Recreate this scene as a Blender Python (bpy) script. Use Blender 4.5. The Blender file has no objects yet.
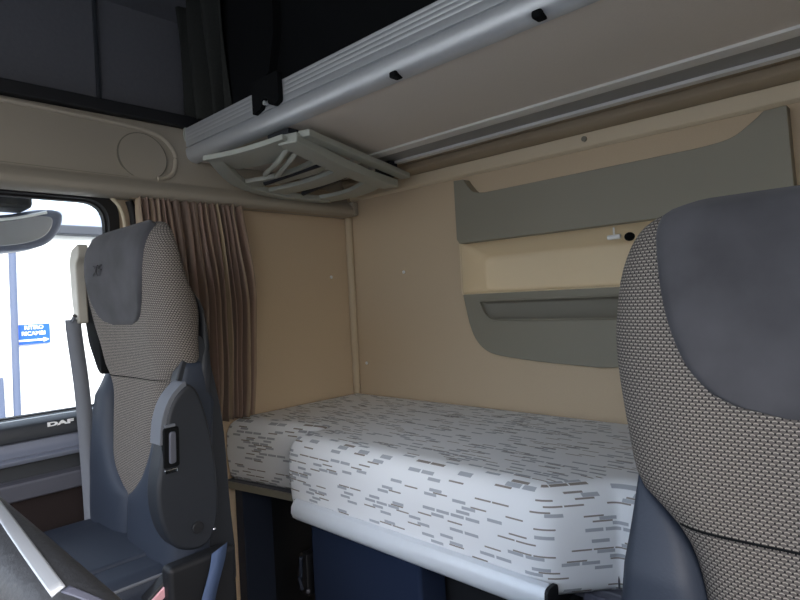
import bpy, bmesh, math, random
from mathutils import Vector, Matrix
random.seed(7)
C = bpy.context.scene.collection
PI = math.pi
# world: X rearwards, Y towards the passenger side, Z up, metres

# ------------------------------------------------------------------ materials
class NT:
    def __init__(s, name):
        s.m = bpy.data.materials.new(name); s.m.use_nodes = True
        s.t = s.m.node_tree; s.b = s.t.nodes['Principled BSDF']
    def n(s, typ, **kw):
        x = s.t.nodes.new(typ)
        for k, v in kw.items(): setattr(x, k, v)
        return x
    def l(s, a, b): s.t.links.new(a, b)
    def put(s, sock, v):
        if isinstance(v, bpy.types.NodeSocket): s.l(v, sock)
        else: sock.default_value = v
    def math(s, op, a, b=0.0, c=0.0):
        x = s.n('ShaderNodeMath', operation=op)
        s.put(x.inputs[0], a); s.put(x.inputs[1], b); s.put(x.inputs[2], c)
        return x.outputs[0]
    def mix(s, f, a, b):
        x = s.n('ShaderNodeMix', data_type='RGBA')
        s.put(x.inputs[0], f); s.put(x.inputs[6], a); s.put(x.inputs[7], b)
        return x.outputs[2]
    def bump(s, h, strength=.3, dist=.001):
        x = s.n('ShaderNodeBump'); s.put(x.inputs['Height'], h)
        x.inputs['Strength'].default_value = strength; x.inputs['Distance'].default_value = dist
        s.l(x.outputs[0], s.b.inputs['Normal'])
def lin(c):
    return tuple(((v/255+.055)/1.055)**2.4 if v > 10 else v/255/12.92 for v in c) + (1,)
def mat(name, rgb, rough=.6, var=.08, scale=60, bstr=.25, metal=0, spec=.5, bdist=.001, sheen=0):
    k = NT(name); c = lin(rgb)
    tc = k.n('ShaderNodeTexCoord'); nz = k.n('ShaderNodeTexNoise')
    nz.inputs['Scale'].default_value = scale; nz.inputs['Detail'].default_value = 5
    k.l(tc.outputs['Object'], nz.inputs['Vector'])
    hi = tuple(min(1, v*(1+var)) for v in c[:3]) + (1,); lo = tuple(v*(1-var) for v in c[:3]) + (1,)
    k.l(k.mix(nz.outputs[0], lo, hi), k.b.inputs['Base Color'])
    k.b.inputs['Roughness'].default_value = rough; k.b.inputs['Metallic'].default_value = metal
    k.b.inputs['Specular IOR Level'].default_value = spec
    if sheen: k.b.inputs['Sheen Weight'].default_value = sheen
    if bstr: k.bump(nz.outputs[0], bstr, bdist)
    return k.m
M = {}
M['wall'] = mat('beige_lining', (197, 179, 154), .9, .06, 260, .5, spec=.2)
M['trim'] = mat('beige_plastic', (212, 198, 172), .55, .04, 500, .15)
M['trim_dark'] = mat('taupe_ledge_plastic', (160, 146, 124), .6, .04, 500, .15)
M['header'] = mat('header_plastic', (162, 155, 142), .6, .04, 500, .2)
M['strip'] = mat('corner_strip', (192, 177, 153), .7, .03, 300, .2)
M['niche'] = mat('cream_plastic', (224, 208, 178), .55, .03, 400, .1)
M['pocket'] = mat('grey_pocket_plastic', (136, 132, 119), .55, .05, 500, .3)
M['pocket_in'] = mat('grey_slot_plastic', (116, 113, 102), .6, .05, 500, .3)
M['alu'] = mat('brushed_aluminium', (196, 200, 204), .46, .05, 80, .05, metal=.55)
M['silver'] = mat('silver_bed_rail', (226, 233, 240), .4, .03, 60, .05, metal=.15)
M['profile'] = mat('pale_aluminium_profile', (226, 226, 224), .45, .03, 60, .05)
M['profile_mid'] = mat('grey_channel', (160, 162, 162), .6, .03, 60, .05)
M['bead'] = mat('header_bead', (176, 168, 153), .6, .03, 60, .05)
M['bunk'] = mat('bunk_panel_grey', (222, 214, 204), .8, .05, 300, .3, spec=.3)
M['black'] = mat('black_fabric', (16, 18, 20), .95, .3, 300, .4, spec=.15)
M['netfab'] = mat('black_net_fabric', (48, 50, 48), .95, .3, 200, .4, spec=.15)
M['greyfab'] = mat('grey_side_lining', (104, 106, 112), .9, .1, 90, .5, spec=.2)
M['navy'] = mat('navy_plastic', (28, 38, 56), .6, .08, 200, .2)
M['navybox'] = mat('navy_box_carpet', (34, 46, 70), .9, .12, 400, .5, spec=.2)
M['dark'] = mat('dark_plastic', (48, 52, 58), .5, .06, 400, .15)
M['darker'] = mat('very_dark_plastic', (24, 26, 30), .6, .1, 300, .2)
M['door'] = mat('door_grey_plastic', (84, 86, 96), .55, .05, 400, .2)
M['doorlt'] = mat('door_slate_plastic', (112, 118, 134), .5, .05, 400, .2)
M['chrome'] = mat('chrome', (220, 222, 226), .15, .01, 20, 0, metal=1)
M['ladder'] = mat('pale_grey_plastic', (170, 174, 166), .5, .04, 200, .1)
M['suede'] = mat('grey_suede', (70, 70, 74), .95, .7, 9, .3, spec=.15, sheen=.08)
M['vinyl'] = mat('slate_vinyl', (42, 50, 64), .62, .08, 300, .3)
M['shell'] = mat('seat_shell_plastic', (34, 38, 45), .6, .06, 500, .3)
M['belt'] = mat('grey_webbing', (104, 108, 116), .8, .06, 600, .3)
M['bluebelt'] = mat('blue_webbing', (70, 88, 122), .7, .06, 600, .3)
M['beltplastic'] = mat('pale_belt_guide', (170, 168, 160), .5, .04, 100, .1)
M['pink'] = mat('buckle_red_edge', (226, 172, 180), .4, .04, 100, .0)
M['white'] = mat('white_paint', (236, 238, 240), .5, .02, 100, 0)
M['facade'] = mat('white_facade', (236, 238, 236), .85, .03, 6, .1)
M['roof'] = mat('grey_roof_sheet', (112, 118, 130), .7, .05, 3, .1)
M['gutter'] = mat('dark_gutter', (50, 54, 62), .6, .05, 20, .1)
M['post'] = mat('blue_grey_post', (84, 94, 118), .6, .05, 20, .1)
M['blue'] = mat('sign_blue', (16, 84, 210), .5, .02, 20, 0)
M['asphalt'] = mat('asphalt', (120, 120, 120), .9, .2, 30, .4)
M['floor'] = mat('floor_rubber', (40, 42, 46), .85, .15, 200, .4)
M['carpet'] = mat('brown_carpet', (44, 38, 38), .95, .25, 500, .6, spec=.1)
M['wheel'] = mat('leather_black', (54, 56, 60), .5, .06, 500, .3)
M['wheelsilver'] = mat('wheel_silver', (182, 188, 196), .4, .03, 60, .0, metal=.4)
M['hub'] = mat('hub_grey', (92, 94, 108), .55, .04, 400, .2)
M['rubber'] = mat('rubber_seal', (20, 20, 22), .7, .1, 100, .1)
M['mirrorbody'] = mat('mirror_housing', (92, 98, 116), .5, .06, 60, .1)
M['mirrorglass'] = mat('mirror_face', (176, 176, 182), .25, .03, 20, 0, metal=.4)
M['cream_seal'] = mat('cream_pillar', (206, 196, 172), .6, .03, 100, .1)

def glass_mat():
    k = NT('window_glass'); o = k.t.nodes['Material Output']
    tr = k.n('ShaderNodeBsdfTransparent'); tr.inputs[0].default_value = (.93, .96, .97, 1)
    gl = k.n('ShaderNodeBsdfGlossy'); gl.inputs['Roughness'].default_value = .02
    fr = k.n('ShaderNodeFresnel'); fr.inputs[0].default_value = 1.3
    mx = k.n('ShaderNodeMixShader'); k.l(fr.outputs[0], mx.inputs[0])
    k.l(tr.outputs[0], mx.inputs[1]); k.l(gl.outputs[0], mx.inputs[2]); k.l(mx.outputs[0], o.inputs[0])
    return k.m
M['glass'] = glass_mat()

def knit_mat():          # seat cloth: rows of small pale stitches on dark grey, UV in metres
    k = NT('seat_knit'); tc = k.n('ShaderNodeTexCoord'); sp = k.n('ShaderNodeSeparateXYZ')
    k.l(tc.outputs['UV'], sp.inputs[0])
    row = k.math('DIVIDE', sp.outputs[1], .0040)
    ri = k.math('FLOOR', row); rf = k.math('FRACT', row)
    col = k.math('ADD', k.math('DIVIDE', sp.outputs[0], .0067), k.math('MULTIPLY', ri, .5))
    cf = k.math('FRACT', col)
    dx = k.math('ABSOLUTE', k.math('SUBTRACT', cf, .5))
    arc = k.math('MULTIPLY', k.math('MULTIPLY', dx, dx), 1.6)       # each stitch is a shallow smile
    dy = k.math('ABSOLUTE', k.math('SUBTRACT', k.math('SUBTRACT', rf, arc), .38))
    m1 = k.math('LESS_THAN', dx, .36); m2 = k.math('LESS_THAN', dy, .15)
    mask = k.math('MULTIPLY', m1, m2)
    hole = k.math('MULTIPLY', k.math('GREATER_THAN', dx, .34), k.math('LESS_THAN', k.math('ABSOLUTE', k.math('SUBTRACT', rf, .72)), .26))
    base = k.mix(hole, lin((92, 87, 84)), lin((34, 33, 35)))
    k.l(k.mix(mask, base, lin((160, 153, 144))), k.b.inputs['Base Color'])
    k.b.inputs['Roughness'].default_value = .9; k.b.inputs['Specular IOR Level'].default_value = .2
    k.bump(k.math('SUBTRACT', mask, hole), .5, .0012)
    return k.m
M['knit'] = knit_mat()

def dash_mat():          # mattress cover: grey bricks and thin brown dashes on pale cloth, UV in metres
    k = NT('mattress_cover'); tc = k.n('ShaderNodeTexCoord'); sp = k.n('ShaderNodeSeparateXYZ')
    k.l(tc.outputs['UV'], sp.inputs[0])
    def layer(cw, rh, off, prob, hw, hh, seed, shift):
        row = k.math('ADD', k.math('DIVIDE', sp.outputs[1], rh), shift)
        ri = k.math('FLOOR', row); rf = k.math('FRACT', row)
        col = k.math('ADD', k.math('DIVIDE', sp.outputs[0], cw), k.math('MULTIPLY', ri, off))
        ci = k.math('FLOOR', col); cf = k.math('FRACT', col)
        cv = k.n('ShaderNodeCombineXYZ'); k.l(ci, cv.inputs[0]); k.l(ri, cv.inputs[1]); cv.inputs[2].default_value = seed
        wn = k.n('ShaderNodeTexWhiteNoise', noise_dimensions='3D'); k.l(cv.outputs[0], wn.inputs['Vector'])
        a = k.math('LESS_THAN', k.math('ABSOLUTE', k.math('SUBTRACT', cf, .5)), hw)
        b = k.math('LESS_THAN', k.math('ABSOLUTE', k.math('SUBTRACT', rf, .5)), hh)
        return k.math('MULTIPLY', k.math('MULTIPLY', a, b), k.math('LESS_THAN', wn.outputs['Value'], prob))
    g = layer(.041, .0118, .37, .22, .44, .31, 1.0, 0); br = layer(.044, .0118, .61, .19, .46, .15, 5.0, .5)
    nz = k.n('ShaderNodeTexNoise'); nz.inputs['Scale'].default_value = 500; k.l(tc.outputs['UV'], nz.inputs['Vector'])
    c = k.mix(g, lin((238, 240, 242)), lin((176, 180, 186)))
    c = k.mix(br, c, lin((146, 138, 132)))
    k.l(c, k.b.inputs['Base Color']); k.b.inputs['Roughness'].default_value = .85
    k.b.inputs['Specular IOR Level'].default_value = .25
    k.bump(nz.outputs[0], .3, .0006)
    return k.m
M['cover'] = dash_mat()

def curtain_mat():
    k = NT('striped_curtain_cloth'); tc = k.n('ShaderNodeTexCoord'); sp = k.n('ShaderNodeSeparateXYZ')
    k.l(tc.outputs['UV'], sp.inputs[0])
    nz = k.n('ShaderNodeTexNoise', noise_dimensions='1D'); nz.inputs['Scale'].default_value = 26; nz.inputs['Detail'].default_value = 2
    k.l(sp.outputs[0], nz.inputs['W'])
    cr = k.n('ShaderNodeValToRGB'); k.l(nz.outputs[0], cr.inputs[0])
    e = cr.color_ramp.elements
    e[0].position = .3; e[0].color = lin((118, 102, 92)); e[1].position = .7; e[1].color = lin((172, 156, 130))
    x = cr.color_ramp.elements.new(.5); x.color = lin((136, 114, 104))
    k.l(cr.outputs[0], k.b.inputs['Base Color']); k.b.inputs['Roughness'].default_value = .8
    k.b.inputs['Sheen Weight'].default_value = .2
    return k.m
M['curtain'] = curtain_mat()

# ------------------------------------------------------------------ helpers
def link(name, me, m=None, parent=None, smooth=False, bevel=0, seg=2, ang=35, sub=0):
    o = bpy.data.objects.new(name, me); C.objects.link(o)
    if m: me.materials.append(M[m] if isinstance(m, str) else m)
    if parent:
        o.parent = parent
        o.matrix_parent_inverse = Matrix.Translation(-Vector(parent.location)) if parent.location.length else Matrix()
    if smooth or bevel:
        for p in me.polygons: p.use_smooth = True
    if bevel:
        b = o.modifiers.new('bevel', 'BEVEL'); b.width = bevel; b.segments = seg; b.limit_method = 'ANGLE'
        b.angle_limit = math.radians(ang); b.harden_normals = True
    elif smooth == 2:
        me.set_sharp_from_angle(angle=math.radians(50))
    if sub:
        s = o.modifiers.new('sub', 'SUBSURF'); s.levels = s.render_levels = sub
    return o
def mesh(name, bm):
    bmesh.ops.recalc_face_normals(bm, faces=bm.faces)
    me = bpy.data.meshes.new(name); bm.to_mesh(me); bm.free(); return me
def tag(o, label=None, cat=None, group=None, kind=None):
    for a, b in (('label', label), ('category', cat), ('group', group), ('kind', kind)):
        if b: o[a] = b
    return o
def empty(name, loc, label=None, cat=None, group=None, kind=None):
    o = bpy.data.objects.new(name, None); C.objects.link(o); o.location = loc; o.empty_display_size = .05
    return tag(o, label, cat, group, kind)
def add_box(bm, x0, x1, y0, y1, z0, z1):
    v = [bm.verts.new(p) for p in ((x0,y0,z0),(x1,y0,z0),(x1,y1,z0),(x0,y1,z0),(x0,y0,z1),(x1,y0,z1),(x1,y1,z1),(x0,y1,z1))]
    for f in ((0,3,2,1),(4,5,6,7),(0,1,5,4),(1,2,6,5),(2,3,7,6),(3,0,4,7)): bm.faces.new([v[i] for i in f])
def box(name, b, m, parent=None, bevel=0, seg=2):
    bm = bmesh.new(); add_box(bm, *b); return link(name, mesh(name, bm), m, parent, bevel=bevel, seg=seg)
def add_sweep(bm, pts, prof, closed=False, up=Vector((0,0,1)), caps=True):
    """sweep a closed 2-D profile (a along side, b along up) along pts"""
    pts = [Vector(p) for p in pts]; n = len(pts); rings = []
    for i, p in enumerate(pts):
        if closed: d = pts[(i+1) % n] - pts[i-1]
        else: d = pts[min(i+1, n-1)] - pts[max(i-1, 0)]
        d.normalize(); s = d.cross(up)
        if s.length < 1e-4: s = d.cross(Vector((1,0,0)))
        s.normalize(); w = s.cross(d)
        sc = prof[1][i] if isinstance(prof, tuple) else 1; pf = prof[0] if isinstance(prof, tuple) else prof
        rings.append([bm.verts.new(p + s*a*sc + w*b*sc) for a, b in pf])
    m = len(rings[0])
    for i in range(n if closed else n-1):
        r, q = rings[i], rings[(i+1) % n]
        for j in range(m): bm.faces.new((r[j], r[(j+1) % m], q[(j+1) % m], q[j]))
    if not closed and caps: bm.faces.new(rings[0][::-1]); bm.faces.new(rings[-1])
def circ(r, n=12, ry=None): return [(r*math.cos(2*PI*i/n), (ry or r)*math.sin(2*PI*i/n)) for i in range(n)]
def rect(w, h): return [(-w/2,-h/2),(w/2,-h/2),(w/2,h/2),(-w/2,h/2)]
def tube(name, pts, r, m, parent=None, n=12, **kw):
    bm = bmesh.new(); add_sweep(bm, pts, circ(r, n), **kw); return link(name, mesh(name, bm), m, parent, smooth=2)
def bar(name, pts, w, h, m, parent=None, bevel=.002, **kw):
    bm = bmesh.new(); add_sweep(bm, pts, rect(w, h), **kw); return link(name, mesh(name, bm), m, parent, bevel=bevel)
def smooth_pts(pts, n=8, closed=False):
    """Catmull-Rom through points"""
    P = [Vector(p) for p in pts]; out = []; N = len(P)
    for i in range(N if closed else N-1):
        g = (lambda k: P[k % N]) if closed else (lambda k: P[max(0, min(N-1, k))])
        a, b, c, d = g(i-1), g(i), g(i+1), g(i+2)
        for j in range(n):
            t = j/n
            out.append(.5*((2*b) + (c-a)*t + (2*a-5*b+4*c-d)*t*t + (3*b-a-3*c+d)*t**3))
    if not closed: out.append(P[-1])
    return out
def rounded(pts, radii, n=6):
    """round the corners of a closed 2-D polygon"""
    out = []; N = len(pts)
    for i in range(N):
        p = Vector(pts[i]); a = Vector(pts[i-1]); b = Vector(pts[(i+1) % N])
        r = radii[i] if isinstance(radii, (list, tuple)) else radii
        if r <= 0: out.append(tuple(p)); continue
        da = (a-p); db = (b-p); r = min(r, da.length*.49, db.length*.49)
        s = p + da.normalized()*r; e = p + db.normalized()*r
        for k in range(n+1):
            t = k/n; out.append(tuple((1-t)**2*s + 2*t*(1-t)*p + t*t*e))
    return out
def plate(name, outer, axis, lo, hi, m, parent=None, holes=(), bevel=0, seg=2, smooth=False):
    """outline (2-D) extruded along axis between lo and hi. axis x: (y,z); axis y: (x,z); axis z: (x,y)"""
    bm = bmesh.new()
    def P(a, b, c): return {'x': (c, a, b), 'y': (a, c, b), 'z': (a, b, c)}[axis]
    loops = []
    for lp in [outer, *holes]:
        vs = [bm.verts.new(P(a, b, lo)) for a, b in lp]; loops.append(vs)
    if holes:
        es = [bm.edges.new((v[i], v[(i+1) % len(v)])) for v in loops for i in range(len(v))]
        bmesh.ops.triangle_fill(bm, edges=es, use_beauty=True)
    else: bm.faces.new(loops[0])
    r = bmesh.ops.extrude_face_region(bm, geom=list(bm.faces), use_keep_orig=True)
    for v in r['geom']:
        if isinstance(v, bmesh.types.BMVert): v.co[{'x':0,'y':1,'z':2}[axis]] = hi
    o = link(name, mesh(name, bm), m, parent, bevel=bevel, seg=seg)
    if smooth: 
        for p in o.data.polygons: p.use_smooth = True
        o.data.set_sharp_from_angle(angle=math.radians(40))
    return o
def sphere(name, loc, r, m, parent=None, sc=(1,1,1), seg=16):
    bm = bmesh.new(); bmesh.ops.create_uvsphere(bm, u_segments=seg, v_segments=seg//2+2, radius=r)
    for v in bm.verts: v.co = Vector((v.co.x*sc[0], v.co.y*sc[1], v.co.z*sc[2])) + Vector(loc)
    return link(name, mesh(name, bm), m, parent, smooth=True)
def cyl(name, a, b, r, m, parent=None, n=24, r2=None, bevel=.0):
    a = Vector(a); b = Vector(b); bm = bmesh.new()
    add_sweep(bm, [a, b], (circ(r, n), [1, (r2 or r)/r]))
    return link(name, mesh(name, bm), m, parent, bevel=bevel) if bevel else link(name, mesh(name, bm), m, parent, smooth=2)
def text(name, s, m, mtx, size, parent=None, ext=.0006, off=0, xs=1.0, align='CENTER'):
    cu = bpy.data.curves.new(name, 'FONT'); cu.body = s; cu.size = size; cu.extrude = ext; cu.offset = off
    cu.align_x = align; cu.align_y = 'CENTER'
    t = bpy.data.objects.new(name, cu); C.objects.link(t)
    bpy.context.view_layer.update()
    me = bpy.data.meshes.new_from_object(t.evaluated_get(bpy.context.evaluated_depsgraph_get()))
    bpy.data.objects.remove(t)
    me.transform(mtx @ Matrix.Diagonal((xs, 1, 1, 1))); me.materials.clear()
    return link(name, me, m, parent)
def basis(origin, ex, ey):
    ex = Vector(ex).normalized(); ey = Vector(ey); ey = (ey - ey.dot(ex)*ex).normalized(); ez = ex.cross(ey)
    m = Matrix((ex, ey, ez)).transposed().to_4x4(); m.translation = origin; return m

# ------------------------------------------------------------------ cab shell
YF, YN, XR, XF, ZC = 1.835, -.40, 1.65, -.85, 2.26
def struct(o, label=None): o['kind'] = 'structure'; return o
struct(box('floor', (XF, XR+.2, YN-.1, YF+.1, -.06, 0), 'floor'))
struct(box('ceiling', (XF-.1, XR+.3, YN-.15, YF+.3, ZC, ZC+.05), 'greyfab'))
# rear wall with the opening of the niche
def wall_rear():
    ys = [YN-.1, .25, 1.235, YF+.05]; zs = [0, 1.252, 1.432, ZC]
    outer = [(ys[0], zs[0]), (ys[3], zs[0]), (ys[3], zs[3]), (ys[0], zs[3])]
    hole = [(ys[1], zs[1]), (ys[2], zs[1]), (ys[2], zs[2]), (ys[1], zs[2])]
    return plate('wall_rear', outer, 'x', XR, XR+.03, 'wall', holes=[hole])
wr = struct(wall_rear())
for i, (y, z) in enumerate(((1.764, .982), (1.526, 1.349))):
    s = sphere('snap_stud', (XR-.002, y, z), .007, 'white', wr, (.6, 1, 1), 12)
cl = cyl('ledge_clip', (1.630, .755, 1.694), (1.638, .755, 1.694), .008, 'pocket', wr, 14)
# the passenger side wall behind the door
wf = struct(plate('wall_right', [(.70, 0), (XR+.03, 0), (XR+.03, 1.86), (.70, 1.86)], 'y', YF, YF+.04, 'wall'))
sphere('snap_stud', (1.537, YF-.002, 1.349), .007, 'white', wf, (1, .6, 1), 12)
struct(box('wall_front', (XF-.05, XF, YN-.1, YF+.1, 0, .95), 'dark'))
struct(box('trim_1', (XF-.05, XF+.25, YN-.1, YF+.1, 2.02, ZC), 'greyfab'))  # unseen windscreen header, lower edge set for the daylight it lets in
struct(box('wall_left', (.72, XR+.03, YN-.05, YN, 0, ZC), 'wall'))
struct(box('trim_2', (XF, .72, YN-.05, YN, 1.62, ZC), 'header'))
struct(box('pillar_light_block', (.42, .72, YN-.05, YN, .93, 1.62), 'header'))  # unseen pillar piece added to keep side daylight off the far wall
struct(box('door_2', (XF, .72, YN-.05, YN, 0, .93), 'dark'))  # unseen driver's door, closed to cut daylight from the near side
struct(box('wall_upper', (XF, XR+.03, YF+.10, YF+.14, 1.84, ZC), 'greyfab'))
box('wall_seam', (.690, .702, YF+.088, YF+.101, 1.86, ZC), 'dark', bpy.data.objects['wall_upper'], bevel=.003)
bpy.data.objects['wall_upper'].name = 'wall_right_upper'
# corner strip
bm = bmesh.new()
add_sweep(bm, [(XR-.012, YF-.014, .80), (XR-.012, YF-.014, 1.70)], circ(.016, 14), up=Vector((1,0,0)))
struct(link('trim_3', mesh('trim_3', bm), 'strip', smooth=2))
# rear ledge under the upper bunk, with the pale band below it
bm = bmesh.new(); pr_ = [(1.60, 1.755), (XR+.02, 1.755), (XR+.02, 1.712), (1.640, 1.712), (1.612, 1.718), (1.600, 1.728)]
struct(plate('trim_4', [(a, b) for a, b in pr_], 'y', YN, YF, 'trim_dark', bevel=.004))
bm.free()
struct(plate('trim_5', [(XR-.014, 1.712), (XR+.01, 1.712), (XR+.01, 1.664), (XR-.002, 1.664), (XR-.012, 1.672)], 'y', YN, YF, 'trim', bevel=.003))
# header over the door: lower roll, body, raised panel with bead
prof = [(YF+.06, 1.86), (YF-.006, 1.852), (YF-.022, 1.80), (YF-.030, 1.70), (YF-.045, 1.655), (YF-.066, 1.640), (YF-.078, 1.622), (YF-.076, 1.606), (YF-.060, 1.596), (YF-.02, 1.594), (YF+.04, 1.60)]
bm = bmesh.new(); r1 = [bm.verts.new((XF, a, b)) for a, b in prof]; r2 = [bm.verts.new((1.615, a, b)) for a, b in prof]
for i in range(len(prof)): bm.faces.new((r1[i], r1[(i+1) % len(prof)], r2[(i+1) % len(prof)], r2[i]))
bm.faces.new(r1); bm.faces.new(r2)
header = struct(link('trim_6', mesh('trim_6', bm), 'header', bevel=.006))
def hy(z):               # inner face of the header at height z
    pts = [(1.852, YF-.006), (1.80, YF-.022), (1.70, YF-.030), (1.655, YF-.045), (1.640, YF-.066)]
    for (za, ya), (zb, yb) in zip(pts, pts[1:]):
        if zb <= z <= za: return ya + (yb-ya)*(za-z)/(za-zb)
    return YF-.006
path = [(XF, 1.838), (.30, 1.838), (.60, 1.832), (.70, 1.828), (.79, 1.820), (.845, 1.800), (.878, 1.755), (.872, 1.702), (.848, 1.676), (.81, 1.664)]
sp = smooth_pts([(a, hy(b)-.002, b) for a, b in path], 6)
tube('bead', sp, .007, 'bead', header, 8)
tube('groove', [(XF, hy(1.665)+.001, 1.665), (.4, hy(1.662)+.001, 1.662), (.72, hy(1.66)+.001, 1.66)], .002, 'pocket', header, 6)
box('end_cap', (1.612, XR-.004, YF-.074, YF+.04, 1.60, 1.66), 'header', header, bevel=.01)
# dark ledge above the header
struct(box('trim_7', (XF, 1.3, YF-.03, YF+.12, 1.853, 1.892), 'darker', bevel=.004))
# trim under the door opening: carpet lower wall
dr = empty('door_1', (.0, YF, .5), kind='structure')
def dplate(name, prof, m, x0=XF, x1=.69, bevel=.006, parent=dr):
    bm = bmesh.new(); a = [bm.verts.new((x0, p, q)) for p, q in prof]; b = [bm.verts.new((x1, p, q)) for p, q in prof]
    n = len(prof)
    for i in range(n): bm.faces.new((a[i], a[(i+1) % n], b[(i+1) % n], b[i]))
    bm.faces.new(a); bm.faces.new(b)
    return link(name, mesh(name, bm), m, parent, bevel=bevel)
dplate('sill', [(YF+.03, .972), (YF-.03, .968), (YF-.052, .958), (YF-.060, .935), (YF-.058, .918), (YF+.03, .915)], 'dark')
dplate('upper_panel', [(YF+.03, .917), (YF-.050, .917), (YF-.056, .895), (YF-.075, .882), (YF+.03, .868)], 'doorlt')
dplate('grab_ledge', [(YF+.03, .875), (YF-.085, .882), (YF-.094, .878), (YF-.088, .866), (YF+.03, .86)], 'doorlt', bevel=.003)
dplate('recess_panel', [(YF+.03, .870), (YF-.045, .870), (YF-.048, .815), (YF+.03, .81)], 'dark')
dplate('lower_ledge', [(YF+.03, .824), (YF-.062, .820), (YF-.070, .812), (YF-.062, .765), (YF+.03, .76)], 'door')
dplate('carpet_panel', [(YF+.03, .768), (YF-.04, .768), (YF-.05, .30), (YF+.03, .30)], 'carpet')
dplate('lower_panel', [(YF+.03, .302), (YF-.05, .302), (YF-.05, .0), (YF+.03, .0)], 'dark')
text('maker_lettering', 'DAF', 'white', basis((.496, YF-.0592, .952), (1, 0, 0), (0, .1, 1)), .015, dr, .0008, .0008, 2.3)
# window frame (opening x -.7 .. .675, z .965 .. 1.592)
wn = empty('window_1', (.0, YF, .97), kind='structure')
fo = rounded([(XF, .955), (.702, .955), (.702, 1.62), (XF, 1.62)], [0, .02, .085, 0], 8)
fi = rounded([(XF+.05, .972), (.672, .972), (.672, 1.590), (XF+.05, 1.590)], [.05, .03, .07, .05], 8)
plate('window_frame', fo, 'y', YF-.004, YF+.05, 'rubber', wn, holes=[fi], bevel=.003)
f2 = rounded([(XF+.055, .975), (.667, .975), (.667, 1.584), (XF+.055, 1.584)], [.05, .028, .065, .05], 8)
plate('window_seal', fi, 'y', YF+.02, YF+.045, 'rubber', wn, holes=[f2])
box('sill_strip', (XF+.05, .69, YF-.012, YF-.004, .963, .971), 'silver', wn, bevel=.002)
plate('pane', rounded([(XF+.05, .972), (.672, .972), (.672, 1.590), (XF+.05, 1.590)], [.05, .03, .07, .05], 8), 'y', YF+.034, YF+.038, 'glass', wn)
tube('pillar_seal', smooth_pts([(.705, YF-.02, .98), (.712, YF-.02, 1.3), (.712, YF-.02, 1.50), (.700, YF-.02, 1.565), (.675, YF-.02, 1.597)], 6), .006, 'cream_seal', wn, 10)
tube('pillar_gasket', smooth_pts([(.735, YF-.02, .98), (.742, YF-.02, 1.3), (.740, YF-.02, 1.52), (.728, YF-.02, 1.59)], 6), .012, 'rubber', wn, 10)

# speaker grille disc on the header
sc_ = (.772, 1.732); sy = hy(1.722)
spk = empty('speaker_cover', (sc_[0], sy, sc_[1]), 'round flush speaker cover set in the header panel above the door', 'speaker')
tilt = .10
def disc(name, r, d0, d1, m, parent, rin=0):
    bm = bmesh.new(); n = 48
    ax = Vector((0, -1, .12)).normalized(); e1 = Vector((1, 0, 0)); e2 = e1.cross(ax).normalized()
    c = Vector((sc_[0], sy, sc_[1]))
    def ring(rr, d): return [bm.verts.new(c + ax*d + e1*rr*math.cos(2*PI*i/n) + e2*rr*math.sin(2*PI*i/n)) for i in range(n)]
    rs = [ring(r, d0), ring(r, d1)]
    if rin: rs += [ring(rin, d1), ring(rin, d0)]
    for k in range(len(rs) if rin else 1):
        a, b = rs[k], rs[(k+1) % len(rs)]
        for i in range(n): bm.faces.new((a[i], a[(i+1) % n], b[(i+1) % n], b[i]))
    if not rin: bm.faces.new(rs[1]); bm.faces.new(rs[0])
    return link(name, mesh(name, bm), m, parent, smooth=2)
disc('grille', .0735, -.010, .0060, 'header', spk); disc('groove_ring', .0770, -.010, .0050, 'pocket_in', spk, .0740)

# small hooked handle on the header near the corner
hk = empty('header_handle', (1.28, YF-.06, 1.655), 'small beige rounded handle recess on the header under the folded ladder', 'handle')
lp = [(x, hy(z)-.004, z) for x, z in rounded([(1.20, 1.648), (1.52, 1.650), (1.52, 1.694), (1.20, 1.694)], .022, 6)]
tube('bezel', lp, .0045, 'trim', hk, 8, closed=True)
plate('plate', rounded([(1.20, 1.648), (1.52, 1.650), (1.52, 1.694), (1.20, 1.694)], .022, 6), 'y', YF-.046, YF-.02, 'trim_dark', hk)

# ------------------------------------------------------------------ rear wall storage unit
su = empty('wall_storage_unit', (XR, .74, 1.0), 'grey and cream moulded storage unit with two pockets on the rear wall', 'storage unit')
def sc(pts, x): return [(y*x/1.65, 1.25+(z-1.25)*x/1.65) for y, z in pts]
up_in = [(1.260, 1.659), (1.219, 1.657)] + [tuple(v)[:2] for v in smooth_pts([(1.217, 1.657, 0), (1.196, 1.628, 0), (1.172, 1.606, 0), (1.130, 1.597, 0)], 5)] + [(.80, 1.600)] + \
        [tuple(v)[:2] for v in smooth_pts([(.50, 1.603, 0), (.43, 1.605, 0), (.37, 1.614, 0), (.325, 1.642, 0), (.300, 1.662, 0)], 5)] + [(.252, 1.664), (.244, 1.45), (.244, 1.434), (.80, 1.432), (1.247, 1.432), (1.258, 1.448)]
plate('upper_pocket', sc(up_in, 1.615), 'x', 1.612, 1.66, 'pocket', su, bevel=.007, seg=3)
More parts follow.
